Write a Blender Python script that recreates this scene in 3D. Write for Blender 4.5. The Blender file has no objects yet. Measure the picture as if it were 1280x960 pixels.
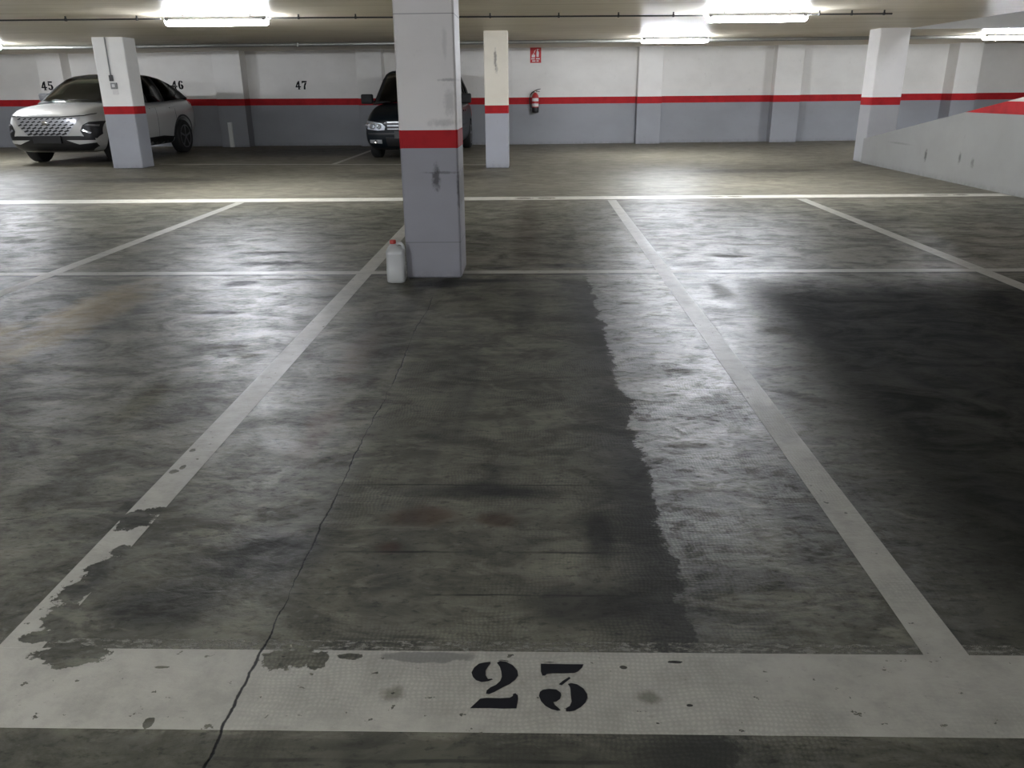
import bpy, bmesh, math, random
from mathutils import Vector, Matrix
from mathutils.bvhtree import BVHTree

random.seed(7)
SC = bpy.context.scene
COL = SC.collection

# ------------------------------------------------------------------ render look
SC.view_settings.view_transform = 'Standard'
SC.view_settings.look = 'None'
SC.view_settings.gamma = 1.0
SC.view_settings.use_curve_mapping = False
SC.view_settings.exposure = 3.4
try:
    SC.cycles.use_denoising = True
    SC.cycles.max_bounces = 8
    SC.cycles.diffuse_bounces = 5
    SC.cycles.glossy_bounces = 4
    SC.cycles.transparent_max_bounces = 12
    SC.cycles.sample_clamp_indirect = 6.0
except Exception:
    pass

# ------------------------------------------------------------------ node helper
class NT:
    def __init__(self, name):
        self.mat = bpy.data.materials.new(name)
        self.mat.use_nodes = True
        self.t = self.mat.node_tree
        self.t.nodes.clear()
        self.out = self.t.nodes.new('ShaderNodeOutputMaterial')
        self._pos = None
    def node(self, kind, **kw):
        n = self.t.nodes.new(kind)
        for k, v in kw.items():
            setattr(n, k, v)
        return n
    def set(self, sock, v):
        if isinstance(v, bpy.types.NodeSocket):
            self.t.links.new(v, sock)
        else:
            if sock.type == 'RGBA' and len(v) == 3:
                v = (*v, 1)
            sock.default_value = v
    def m(self, op, a, b=None, c=None, clamp=False):
        n = self.node('ShaderNodeMath', operation=op, use_clamp=clamp)
        self.set(n.inputs[0], a)
        if b is not None: self.set(n.inputs[1], b)
        if c is not None: self.set(n.inputs[2], c)
        return n.outputs[0]
    def vm(self, op, a, b=None):
        n = self.node('ShaderNodeVectorMath', operation=op)
        self.set(n.inputs[0], a)
        if b is not None: self.set(n.inputs[1], b)
        return n.outputs[0]
    def pos(self):
        if self._pos is None:
            g = self.node('ShaderNodeNewGeometry')
            s = self.node('ShaderNodeSeparateXYZ')
            self.t.links.new(g.outputs['Position'], s.inputs[0])
            self._pos = (g.outputs['Position'], s.outputs[0], s.outputs[1], s.outputs[2])
        return self._pos
    def noise(self, scale=(1, 1, 1), detail=4, rough=.55, vec=None, dist=0.0, off=(0, 0, 0)):
        v = vec or self.pos()[0]
        v = self.vm('MULTIPLY', v, scale)
        if off != (0, 0, 0): v = self.vm('ADD', v, off)
        n = self.node('ShaderNodeTexNoise')
        self.set(n.inputs['Vector'], v)
        n.inputs['Scale'].default_value = 1
        n.inputs['Detail'].default_value = detail
        n.inputs['Roughness'].default_value = rough
        n.inputs['Distortion'].default_value = dist
        return n.outputs['Fac']
    def ramp(self, x, a, b, lo=0.0, hi=1.0, smooth=True):
        n = self.node('ShaderNodeMapRange')
        n.interpolation_type = 'SMOOTHSTEP' if smooth else 'LINEAR'
        n.clamp = True
        self.set(n.inputs[0], x)
        for i, v in enumerate((a, b, lo, hi)): self.set(n.inputs[i + 1], v)
        return n.outputs[0]
    def mix(self, f, a, b, blend='MIX'):
        n = self.node('ShaderNodeMix', data_type='RGBA', blend_type=blend)
        self.set(n.inputs[0], f); self.set(n.inputs[6], a); self.set(n.inputs[7], b)
        return n.outputs[2]
    def fmix(self, f, a, b):
        n = self.node('ShaderNodeMix', data_type='FLOAT')
        self.set(n.inputs[0], f); self.set(n.inputs[2], a); self.set(n.inputs[3], b)
        return n.outputs[0]
    def bump(self, h, strength=.3, dist=.01, normal=None):
        n = self.node('ShaderNodeBump')
        self.set(n.inputs['Strength'], strength)
        n.inputs['Distance'].default_value = dist
        self.set(n.inputs['Height'], h)
        if normal is not None: self.set(n.inputs['Normal'], normal)
        return n.outputs[0]
    def bsdf(self, color, rough=.5, metal=0.0, normal=None, spec=.5, alpha=None, **kw):
        n = self.node('ShaderNodeBsdfPrincipled')
        self.set(n.inputs['Base Color'], color)
        self.set(n.inputs['Roughness'], rough)
        self.set(n.inputs['Metallic'], metal)
        self.set(n.inputs['Specular IOR Level'], spec)
        if normal is not None: self.set(n.inputs['Normal'], normal)
        if alpha is not None: self.set(n.inputs['Alpha'], alpha)
        for k, v in kw.items(): self.set(n.inputs[k.replace('_', ' ')], v)
        self.t.links.new(n.outputs[0], self.out.inputs[0])
        return n
    def blobs(self, lst, wob, amount=.7):
        """1 inside ragged ellipses (cx, cy, rx, ry) in world x, y"""
        _, x, y, _ = self.pos()
        acc = None
        for cx, cy, rx, ry in lst:
            dx = self.m('MULTIPLY', self.m('SUBTRACT', x, cx), 1 / rx)
            dy = self.m('MULTIPLY', self.m('SUBTRACT', y, cy), 1 / ry)
            d = self.m('SQRT', self.m('ADD', self.m('MULTIPLY', dx, dx), self.m('MULTIPLY', dy, dy)))
            acc = d if acc is None else self.m('MINIMUM', acc, d)
        return self.m('ADD', acc, self.m('MULTIPLY', self.m('SUBTRACT', wob, .5), amount * 2))

def simple(name, color, rough=.5, metal=0, spec=.5, grain=.08, scale=30, **kw):
    n = NT(name)
    g = n.noise((scale,) * 3, 3)
    c = n.mix(g, tuple(v * (1 - grain) for v in color), tuple(min(1, v * (1 + grain)) for v in color))
    n.bsdf(c, rough, metal, spec=spec, **kw)
    return n.mat

# ------------------------------------------------------------------ mesh helper
def link(o, parent=None):
    COL.objects.link(o)
    if parent: o.parent = parent
    return o
def tag(o, label=None, cat=None, group=None, kind=None):
    if label: o['label'] = label
    if cat: o['category'] = cat
    if group: o['group'] = group
    if kind: o['kind'] = kind
    return o
def empty(name, loc=(0, 0, 0), rz=0, label=None, cat=None, group=None):
    o = bpy.data.objects.new(name, None)
    o.empty_display_size = .1
    o.location = loc; o.rotation_euler = (0, 0, rz)
    link(o); tag(o, label, cat, group)
    return o
def obj(name, bm, mat, parent=None, smooth=False, angle=None, loc=None, recalc=True):
    if recalc: bmesh.ops.recalc_face_normals(bm, faces=bm.faces)
    me = bpy.data.meshes.new(name)
    bm.to_mesh(me); bm.free()
    for m in (mat if isinstance(mat, (list, tuple)) else [mat]): me.materials.append(m)
    if smooth:
        for p in me.polygons: p.use_smooth = True
        if angle:
            try: me.set_sharp_from_angle(angle=math.radians(angle))
            except Exception: pass
    o = bpy.data.objects.new(name, me)
    if loc: o.location = loc
    return link(o, parent)
def box(bm, lo, hi, bevel=0, seg=2):
    r = bmesh.ops.create_cube(bm, size=1)
    vs = r['verts']
    for v in vs:
        for i in range(3):
            v.co[i] = lo[i] if v.co[i] < 0 else hi[i]
    if bevel:
        es = list({e for v in vs for e in v.link_edges})
        bmesh.ops.bevel(bm, geom=es, offset=bevel, segments=seg, profile=.7, affect='EDGES')
    return bm
def B(lo, hi, bevel=0, seg=2):
    return box(bmesh.new(), lo, hi, bevel, seg)
def quad(bm, *pts):
    return bm.faces.new([bm.verts.new(p) for p in pts])
def tube(bm, pts, r, n=10, caps=True):
    pts = [Vector(p) for p in pts]
    rings = []
    for i, p in enumerate(pts):
        a = pts[max(i - 1, 0)]; b = pts[min(i + 1, len(pts) - 1)]
        d = (b - a).normalized()
        up = Vector((0, 0, 1)) if abs(d.z) < .9 else Vector((1, 0, 0))
        s = d.cross(up).normalized(); t = s.cross(d)
        rr = r[i] if isinstance(r, (list, tuple)) else r
        rings.append([bm.verts.new(p + (s * math.cos(k * 2 * math.pi / n) + t * math.sin(k * 2 * math.pi / n)) * rr) for k in range(n)])
    for a, b in zip(rings, rings[1:]):
        for k in range(n): bm.faces.new((a[k], a[(k + 1) % n], b[(k + 1) % n], b[k]))
    if caps:
        bm.faces.new(rings[0][::-1]); bm.faces.new(rings[-1])
    return bm
def lathe(bm, prof, n=32, axis='Z', center=(0, 0, 0), sx=1.0, sy=1.0):
    """prof: (radius, height) from bottom to top"""
    c = Vector(center); rings = []
    for r, h in prof:
        ring = []
        for k in range(n):
            a = k * 2 * math.pi / n
            u, v = r * math.cos(a) * sx, r * math.sin(a) * sy
            co = {'Z': (u, v, h), 'X': (h, u, v), 'Y': (u, h, v)}[axis]
            ring.append(bm.verts.new(c + Vector(co)))
        rings.append(ring)
    for a, b in zip(rings, rings[1:]):
        for k in range(n): bm.faces.new((a[k], a[(k + 1) % n], b[(k + 1) % n], b[k]))
    bm.faces.new(rings[0][::-1]); bm.faces.new(rings[-1])
    return bm
def copy_tree(o, parent=None):
    c = o.copy(); COL.objects.link(c)
    if parent: c.parent = parent
    for ch in list(o.children): copy_tree(ch, c)
    return c

# ------------------------------------------------------------------ materials
def crack_d(n):
    """signed nearness to the long floor crack: 1 in the crack"""
    P, x, y, z = n.pos()
    w1 = n.noise((0, 1.3, 0), 3, .6, off=(3.1, 0, 0))
    w2 = n.noise((14, 14, 0), 4, .6)
    cx = n.m('ADD', n.m('ADD', -.648, n.m('MULTIPLY', n.m('SUBTRACT', w1, .5), .07)), n.m('MULTIPLY', n.m('SUBTRACT', w2, .5), .022))
    d = n.m('ABSOLUTE', n.m('SUBTRACT', x, cx))
    gap = n.noise((0, 2.6, 0), 2, .5, off=(9.3, 1.7, 0))
    width = n.ramp(gap, .38, .62, .0006, .0034)
    c = n.m('SUBTRACT', 1.0, n.ramp(d, n.m('MULTIPLY', width, .5), n.m('MULTIPLY', width, 1.3)))
    return n.m('MULTIPLY', c, n.m('SUBTRACT', 1.0, n.ramp(y, 4.9, 5.2)))

def floor_fields(n):
    """height, roughness and zones shared by the bare concrete and the paint lying on it"""
    P, x, y, z = n.pos()
    big = n.noise((.9, .8, 1), 5, .6)
    mid = n.noise((3.0, 4.2, 1), 7, .64, dist=.9)
    streak = n.noise((3.0, 8, 1), 6, .66, dist=1.2)
    fine = n.noise((26, 48, 1), 5, .70)
    rip = n.noise((9, 17, 1), 5, .64, dist=1.3, off=(3, 1, 0))
    # ragged edge between the worn bay middle and the polished strip at its right
    e1 = n.noise((0, 1.3, 0), 3, .6, off=(2.0, .4, 0))
    e2 = n.noise((3.1, 3.6, 0), 9, .74, dist=.3)
    ex = n.m('ADD', n.m('ADD', .40, n.m('MULTIPLY', n.m('SUBTRACT', e1, .5), .16)), n.m('MULTIPLY', n.m('SUBTRACT', e2, .5), .30))
    right = n.ramp(x, n.m('SUBTRACT', ex, .006), n.m('ADD', ex, .010))
    inbay = n.m('MULTIPLY', n.ramp(x, -.70, -.56), n.m('SUBTRACT', 1.0, right))
    inbay = n.m('MULTIPLY', inbay, n.m('SUBTRACT', 1.0, n.ramp(y, 5.55, 5.75)))
    # imprint of the roller mesh in the concrete
    jit = n.m('MULTIPLY', n.m('SUBTRACT', n.noise((6, 9, 1), 3, .6, off=(1, 2, 0)), .5), .05)
    sx_ = n.m('SINE', n.m('MULTIPLY', n.m('ADD', x, jit), 2 * math.pi / .0115))
    sy_ = n.m('SINE', n.m('MULTIPLY', n.m('ADD', y, jit), 2 * math.pi / .0125))
    grid = n.m('MULTIPLY', n.m('ADD', sx_, sy_), .5)
    gm = n.ramp(n.noise((1.6, 2.4, 1), 3, .5, off=(5, 2, 0)), .42, .60)
    gm = n.m('MULTIPLY', gm, n.m('SUBTRACT', 1.0, n.ramp(y, 3.6, 5.0)))
    gm = n.m('MULTIPLY', gm, n.ramp(x, -.72, -.55))
    gm = n.m('MULTIPLY', gm, n.m('SUBTRACT', 1.0, n.ramp(x, .9, 1.25)))
    return dict(rip=rip, big=big, mid=mid, streak=streak, fine=fine, right=right, inbay=inbay, grid=grid, gm=gm)

def floor_normal(n, F):
    h = n.m('ADD', n.m('MULTIPLY', F['mid'], .28), n.m('MULTIPLY', F['rip'], .34))
    h = n.m('ADD', h, n.m('MULTIPLY', F['fine'], .24))
    h = n.m('ADD', h, n.m('MULTIPLY', n.m('MULTIPLY', F['grid'], F['gm']), .028))
    h = n.m('SUBTRACT', h, n.m('MULTIPLY', crack_d(n), .15))
    return n.bump(h, .42, .012)

def make_floor_mat():
    n = NT('stained_concrete')
    P, x, y, z = n.pos()
    F = floor_fields(n)
    c = n.mix(n.ramp(F['big'], .30, .70), (.098, .095, .070), (.178, .171, .128))
    c = n.mix(n.ramp(F['mid'], .36, .62), n.mix(.50, c, (.022, .022, .022)), c)
    c = n.mix(n.ramp(F['streak'], .50, .66, 0, .55), c, (.21, .20, .152))
    c = n.mix(n.ramp(F['rip'], .48, .36, 0, .28), c, (.03, .03, .029))
    c = n.mix(n.ramp(F['fine'], .46, .34, 0, .55), c, (.025, .025, .024))
    c = n.mix(n.ramp(F['fine'], .58, .70, 0, .35), c, (.22, .215, .19))
    # the driving lane beyond the bays is lighter and browner
    lane = n.ramp(y, 9.0, 10.6)
    c = n.mix(n.m('MULTIPLY', lane, .6), c, n.mix(F['streak'], (.102, .091, .067), (.19, .172, .133)))
    # tyre grime: darker bay at right, darker foot of the numbered bay
    dk = n.m('MULTIPLY', n.ramp(n.m('SUBTRACT', n.m('ADD', x, n.m('MULTIPLY', n.m('SUBTRACT', F['mid'], .5), .55)), n.m('MULTIPLY', n.m('MAXIMUM', n.m('SUBTRACT', y, 2.4), 0), .10)), .96, 1.42), n.m('SUBTRACT', 1.0, n.ramp(y, 5.0, 5.9)))
    c = n.mix(n.m('MULTIPLY', dk, .86), c, n.mix(n.ramp(F['mid'], .3, .7), (.008, .0085, .0075), (.030, .030, .025)))
    rim = n.m('MULTIPLY', n.m('MULTIPLY', n.ramp(x, .10, .36), n.m('SUBTRACT', 1.0, F['right'])), n.ramp(F['mid'], .25, .6, .5, 1))
    rim = n.m('MULTIPLY', rim, n.m('SUBTRACT', 1.0, n.ramp(y, 5.3, 5.75)))
    c = n.mix(n.m('MULTIPLY', rim, .62), c, (.021, .021, .022))
    wob = n.noise((5, 7, 1), 5, .65, off=(1, 8, 0))
    def stain_shade(lst, col, amt, c, soft=(.35, 1.25), a=.55):  # used for real stains and for painted-in shade
        d = n.blobs(lst, wob, a)
        return n.mix(n.ramp(d, soft[0], soft[1], amt, 0), c, col)
    c = stain_shade([(-.35, 2.21, .12, .07), (-.11, 2.19, .07, .05), (-.42, 2.03, .05, .04)], (.055, .030, .018), .75, c)
    c = stain_shade([(-.2, 2.38, .28, .07), (.15, 1.75, .22, .13), (-.75, 1.98, .22, .2), (-.95, 1.75, .2, .12), (.20, 2.1, .05, .2)], (.018, .018, .017), .75, c)
    c = stain_shade([(-2.72, 4.6, .25, 1.0), (-2.95, 3.9, .3, .6), (-2.9, 2.9, .3, .4)], (.34, .25, .11), .75, c)
    c = stain_shade([(-.85, 2.9, .07, .35), (-.88, 3.9, .09, .5)], (.12, .085, .06), .6, c)
    c = stain_shade([(-.62, 5.45, .25, .14), (-.35, 5.55, .4, .07)], (.012, .012, .012), .85, c)  # shade at the foot of the nearest pillar, painted as dark colour
    c = stain_shade([(-.05, 7.9, .14, 2.2)], (.045, .034, .022), .55, c)
    c = stain_shade([(-2.0, 6.2, .35, .10), (-2.2, 6.6, .3, .1), (-2.05, 5.5, .14, .12), (-1.9, 4.7, .12, .12), (.25, 6.05, .3, .1), (-.25, 5.98, .15, .08)], (.014, .014, .016), .8, c)  # dark shadowed hollows, their shade put into the floor colour
    c = stain_shade([(-1.7, 13.2, 1.6, .6), (3.6, 13.6, 1.5, .4), (-6, 12.8, 1.5, .4), (6.2, 14.6, .8, .4), (3.4, 8.2, .35, .3)], (.035, .032, .026), .6, c)
    c = stain_shade([(-5.0, 19.0, 2.6, 1.6), (-9.3, 18.4, 1.6, 2.2)], (.035, .034, .033), .75, c)  # shade under the white car and beside the dark van, painted in
    # tyre paths: darker bands along the lanes of the left bays
    tb = n.m('MULTIPLY', n.ramp(n.noise((2.6, .35, 1), 3, .5, off=(4.3, 0, 0)), .50, .64), n.m('SUBTRACT', 1.0, n.ramp(y, 5.4, 6.2)))
    c = n.mix(n.m('MULTIPLY', tb, .40), c, (.022, .023, .025))
    # pour joints across the bays
    jw = n.m('MULTIPLY', n.m('SUBTRACT', n.noise((3, .5, 1), 4, .6), .5), .03)
    jn = None
    for yj, wd in ((5.755, .020), (2.425, .004), (2.005, .005), (1.795, .004), (1.235, .005)):
        d = n.m('ABSOLUTE', n.m('SUBTRACT', n.m('ADD', y, n.m('MULTIPLY', jw, .35 if yj > 5 else 1.0)), yj))
        k = n.ramp(d, wd * .5, wd * 1.4, 1, 0)
        if yj < 5:
            k = n.m('MULTIPLY', k, n.m('MULTIPLY', n.ramp(n.noise((4, 4, 1), 2), .35, .6), n.ramp(x, -.66, -.62)))
            k = n.m('MULTIPLY', k, n.ramp(x, .15, .35, 1, 0))
        jn = k if jn is None else n.m('MAXIMUM', jn, k)
    c = n.mix(n.m('MULTIPLY', jn, .75), c, (.015, .015, .014))
    pit = n.ramp(n.noise((30, 60, 1), 3, .6, off=(7, 7, 0)), .72, .76)
    c = n.mix(n.m('MULTIPLY', pit, .8), c, (.01, .01, .01))
    c = n.mix(n.ramp(y, 1.27, 1.31, .45, 0), c, (.02, .02, .015))
    c = n.mix(crack_d(n), c, (.004, .004, .004))
    # grain of the roller mesh drawn darker in its hollows
    c = n.mix(n.m('MULTIPLY', n.m('MULTIPLY', n.ramp(F['grid'], -.2, .5, 1, 0), F['gm']), .35), c, (.02, .02, .018))
    # polish
    r = n.ramp(F['mid'], .3, .7, .48, .38)
    r = n.m('ADD', r, n.m('MULTIPLY', n.m('SUBTRACT', F['rip'], .5), .22))
    r = n.m('ADD', r, n.m('MULTIPLY', n.m('SUBTRACT', F['fine'], .5), .16))
    r = n.m('ADD', r, n.m('MULTIPLY', F['inbay'], .2))
    r = n.m('ADD', r, n.m('MULTIPLY', dk, .26))
    r = n.m('ADD', r, n.m('MULTIPLY', lane, .05), clamp=True)
    sp = n.ramp(n.m('ADD', n.m('MULTIPLY', F['mid'], .6), n.m('MULTIPLY', F['rip'], .4)), .38, .58, .12, .50)
    fleck = n.ramp(n.m('ADD', n.m('MULTIPLY', n.noise((7, 12, 1), 7, .74, dist=1.0, off=(2, 9, 0)), .7), n.m('MULTIPLY', F['fine'], .3)), .42, .56)
    sp = n.m('MULTIPLY', sp, n.fmix(fleck, .24, .76))
    strip = n.m('MULTIPLY', n.m('MULTIPLY', F['right'], n.ramp(x, .95, 1.15, 1, 0)), n.ramp(y, 1.5, 2.3))
    sp = n.m('ADD', sp, n.m('MULTIPLY', n.m('MULTIPLY', strip, fleck), .54))
    sp = n.fmix(n.m('MULTIPLY', F['inbay'], .75), sp, .10)
    pits = n.blobs([(-2.0, 6.2, .38, .11), (-2.25, 6.65, .3, .10), (-2.05, 5.5, .16, .12), (-1.75, 5.62, .6, .035), (-1.95, 4.7, .3, .05), (-1.62, 4.0, .12, .07), (-1.45, 3.85, .10, .05),
                    (-1.7, 3.2, .1, .3), (1.35, 4.3, .12, .12), (1.25, 5.2, .1, .3), (1.6, 6.4, .2, .08), (.62, 4.9, .1, .05), (.7, 3.6, .12, .06), (.6, 2.75, .14, .04), (1.9, 6.9, .3, .05)], wob, .75)
    sp = n.m('MULTIPLY', sp, n.ramp(pits, .4, 1.1, .12, 1))
    sp = n.m('MULTIPLY', sp, n.ramp(y, 5.6, 6.6, 1, .50))
    sp = n.fmix(n.m('MULTIPLY', dk, .95), sp, .015)
    sp = n.fmix(n.m('MULTIPLY', lane, .8), sp, .09)
    n.bsdf(c, r, 0, floor_normal(n, F), spec=sp)
    return n.mat

CHIPS = [(-1.243, 2.182, .060, .065), (-1.205, 2.235, .045, .03), (-1.205, 2.0, .028, .03), (-1.195, 1.90, .055, .10), (-1.225, 1.80, .05, .06),
         (-1.20, 1.69, .05, .06), (-1.20, 1.61, .06, .025), (-1.10, 1.540, .095, .040), (-.575, 1.535, .07, .035), (-.505, 1.530, .025, .034),
         (-.43, 1.545, .03, .012), (-.86, 1.503, .020, .006), (-1.268, 2.519, .016, .016), (-1.25, 2.56, .01, .02), (-1.273, 2.70, .012, .02),
         (-.815, 1.326, .010, .016), (.21, 1.515, .009, .006), (.335, 1.535, .02, .006), (.34, 1.395, .006, .004),
         (-.10, 10.19, .12, .06), (.18, 10.19, .12, .06), (2.28, 10.22, .12, .05), (2.52, 10.22, .1, .05), (5.0, 10.24, .16, .05), (5.3, 10.24, .1, .05)]

def paint_mat(name, col, alpha=1.0, worn=.66, ragged=False):
    n = NT(name)
    P, x, y, z = n.pos()
    F = floor_fields(n)
    dirt = n.noise((9, 9, 1), 6, .7, off=(2, 5, 0))
    c = n.mix(n.ramp(dirt, .35, .75, 0, .55), col, tuple(v * .5 for v in col))
    c = n.mix(n.ramp(F['fine'], .60, .72, 0, .35), c, tuple(v * .4 for v in col))
    c = n.mix(n.m('MULTIPLY', n.m('MULTIPLY', n.ramp(F['grid'], -.1, .6, 1, 0), F['gm']), .22), c, tuple(v * .35 for v in col))
    wob = n.noise((38, 38, 1), 5, .7, off=(4, 4, 0))
    # oily spots on the wide band
    d = n.blobs([(-.311, 1.421, .032, .028), (.255, 1.420, .030, .024)], wob, .8)
    c = n.mix(n.ramp(d, .3, 1.2, .65, 0), c, (.07, .065, .04))
    d = n.blobs([(-.25, 1.545, .13, .022)], n.noise((18, 18, 1), 4, .6), .5)
    c = n.mix(n.ramp(d, .75, 1.0, .72, 0), c, (.11, .108, .098))
    c = n.mix(crack_d(n), c, (.01, .01, .01))
    rag = n.noise((16, 16, 1), 6, .72, off=(6, 3, 0))
    chip = n.ramp(n.blobs(CHIPS, rag, 1.15), .93, 1.0, 1, 0)
    speck = n.ramp(n.noise((24, 30, 1), 4, .6, off=(8, 2, 0)), worn, worn + .03)
    gone = n.m('MAXIMUM', chip, speck)
    if ragged:
        gone = n.m('MAXIMUM', gone, n.ramp(n.noise((30, 70, 1), 5, .7), .40, .55))
    a = n.m('MULTIPLY', n.m('SUBTRACT', 1.0, gone), alpha)
    r = n.ramp(F['mid'], .25, .75, .40, .52)
    n.bsdf(c, r, 0, floor_normal(n, F), spec=.42, alpha=a)
    return n.mat

def wall_mat(name, z_split, white=(.74, .72, .68), grey=(.272, .278, .296), seams=(), scuffs=(), slope=0.0, ax=0):
    n = NT(name)
    P, x, y, z = n.pos()
    g = n.noise((1.1, 1.1, 1.6), 5, .6)
    f = n.noise((14, 14, 9), 4, .6)
    c = n.mix(n.ramp(n.m('ADD', z, n.m('MULTIPLY', x, slope)), z_split - .002, z_split + .002), grey, white)
    c = n.mix(n.ramp(g, .35, .75, 0, .22), c, n.mix(1.0, c, (.55, .53, .50), 'MULTIPLY'))
    c = n.mix(n.ramp(f, .62, .8, 0, .25), c, n.mix(1.0, c, (.5, .48, .46), 'MULTIPLY'))
    # uneven darker tone near the foot
    ft = n.m('MULTIPLY', n.ramp(z, .0, .10, 1, 0), n.ramp(f, .3, .7, .2, 1))
    c = n.mix(n.m('MULTIPLY', ft, .35), c, (.08, .078, .075))
    for zs in seams:
        d = n.m('ABSOLUTE', n.m('SUBTRACT', z, zs))
        c = n.mix(n.ramp(d, .0015, .004, .6, 0), c, (.10, .10, .10))
    for (sx, sz, rx, rz, amt) in scuffs:
        wob = n.noise((30, 30, 22), 5, .7, off=(sx, sz, 0))
        dx = n.m('MULTIPLY', n.m('SUBTRACT', y if ax else x, sx), 1 / rx)
        dz = n.m('MULTIPLY', n.m('SUBTRACT', z, sz), 1 / rz)
        d = n.m('ADD', n.m('SQRT', n.m('ADD', n.m('MULTIPLY', dx, dx), n.m('MULTIPLY', dz, dz))), n.m('MULTIPLY', n.m('SUBTRACT', wob, .5), 1.8))
        c = n.mix(n.ramp(d, .3, 1.1, amt, 0), c, (.035, .033, .032))
    n.bsdf(c, .55, 0, n.bump(n.m('ADD', n.noise((6, 6, 4), 4), n.m('MULTIPLY', f, .3)), .15, .01), spec=.35)
    return n.mat

def red_mat():
    n = NT('red_paint')
    g = n.noise((5, 5, 5), 5, .65)
    c = n.mix(n.ramp(g, .35, .75), (.42, .018, .022), (.30, .014, .018))
    n.bsdf(c, .65, spec=.15)
    return n.mat

def ceiling_mat():
    n = NT('board_marked_concrete')
    P, x, y, z = n.pos()
    g = n.noise((.45, .6, 1), 5, .6)
    boards = n.noise((.25, 9, 1), 4, .6, dist=.3)
    fine = n.noise((3, 60, 1), 3, .6)
    c = n.mix(n.ramp(g, .3, .7), (.66, .60, .48), (.76, .70, .57))
    c = n.mix(n.ramp(boards, .52, .70, 0, .6), c, (.50, .445, .34))
    h = n.m('ADD', n.m('MULTIPLY', boards, 1.0), n.m('MULTIPLY', fine, .15))
    r = n.ramp(boards, .3, .7, .34, .50)
    n.bsdf(c, r, 0, n.bump(h, .30, .02), spec=.05)
    return n.mat

def emit_mat(name, col, strength):
    n = NT(name)
    e = n.node('ShaderNodeEmission')
    n.set(e.inputs[0], col); e.inputs[1].default_value = strength
    n.t.links.new(e.outputs[0], n.out.inputs[0])
    return n.mat

M = {}
M['floor'] = make_floor_mat()
M['paint'] = paint_mat('worn_white_paint', (.36, .345, .295))
M['paint_thin'] = paint_mat('old_thin_paint', (.25, .24, .20), .75, .58, True)
M['paint_far'] = paint_mat('bright_white_paint', (.55, .53, .46), 1.0, .70)
M['black_paint'] = simple('black_stencil_paint', (.006, .006, .008), .65, spec=.12, grain=.3, scale=60)
M['red'] = red_mat()
M['wall'] = wall_mat('wall_paint', 1.02, slope=.0045)
M['plain_wall'] = wall_mat('side_wall_paint', 1.02)
M['ceiling'] = ceiling_mat()
M['ramp'] = simple('ramp_concrete', (.16, .15, .13), .6, grain=.3, scale=6)
M['slab_white'] = simple('ramp_head_white', (.62, .61, .58), .6, grain=.06, scale=3)
M['galv'] = simple('galvanised_steel', (.38, .38, .36), .42, .8, grain=.15, scale=20)
M['grey_pvc'] = simple('grey_plastic', (.20, .20, .20), .45, grain=.05)
M['dark_pvc'] = simple('dark_grey_plastic', (.045, .045, .045), .5, grain=.05)
M['housing'] = simple('lamp_housing', (.16, .16, .155), .45, grain=.05)
M['lamp'] = emit_mat('lit_lamp_diffuser', (.91, .95, 1.03), 26.0)
M['white_plastic'] = simple('white_plastic', (.62, .62, .60), .4, grain=.04)
M['black_plastic'] = simple('black_plastic', (.010, .010, .011), .4, grain=.2)
M['rubber'] = simple('tyre_rubber', (.012, .012, .012), .75, grain=.3)
M['rim'] = simple('alloy_grey', (.20, .20, .21), .35, .9, grain=.1)
M['chrome'] = simple('chrome', (.75, .75, .76), .14, 1.0, grain=.03)
M['suv_white'] = simple('white_car_paint', (.46, .46, .445), .28, grain=.01, Coat_Weight=.8, Coat_Roughness=.05)
M['van_paint'] = simple('dark_blue_green_car_paint', (.003, .006, .009), .35, spec=.25, grain=.05, Coat_Weight=.15, Coat_Roughness=.04)
M['roof_black'] = simple('black_roof_paint', (.012, .012, .013), .2, grain=.05, Coat_Weight=.8)
M['silver_trim'] = simple('satin_silver_trim', (.50, .51, .53), .3, .6, grain=.05)
M['seat'] = simple('dark_seat_cloth', (.03, .03, .032), .9, grain=.2)
M['ext_red'] = simple('extinguisher_red', (.42, .020, .022), .3, grain=.05, Coat_Weight=.5)
M['sign_red'] = simple('sign_red', (.50, .025, .03), .45, grain=.03)
M['label'] = simple('white_label', (.70, .68, .66), .5, grain=.15, scale=60)
M['cap_red'] = simple('red_cap', (.42, .035, .025), .4, grain=.05)
M['liquid'] = simple('cloudy_liquid', (.70, .70, .66), .35, grain=.02)
M['brass'] = simple('valve_brass', (.30, .22, .10), .35, .9, grain=.1)

def glass(name, tint, mixf, rough=.03, gloss=1.0):
    n = NT(name)
    tr = n.node('ShaderNodeBsdfTransparent'); n.set(tr.inputs[0], tint)
    gl = n.node('ShaderNodeBsdfGlossy'); n.set(gl.inputs[0], (1, 1, 1)); gl.inputs[1].default_value = rough
    fr = n.node('ShaderNodeFresnel'); fr.inputs[0].default_value = mixf
    mx = n.node('ShaderNodeMixShader')
    n.set(mx.inputs[0], n.m('MULTIPLY', fr.outputs[0], gloss)); n.t.links.new(tr.outputs[0], mx.inputs[1]); n.t.links.new(gl.outputs[0], mx.inputs[2])
    n.t.links.new(mx.outputs[0], n.out.inputs[0])
    return n.mat
M['windshield'] = glass('windscreen_glass', (.55, .62, .58), 1.55)
M['tinted'] = glass('tinted_glass', (.03, .035, .04), 1.3, .12, .35)
M['lens'] = glass('lamp_lens', (.92, .94, .96), 1.5)
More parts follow.
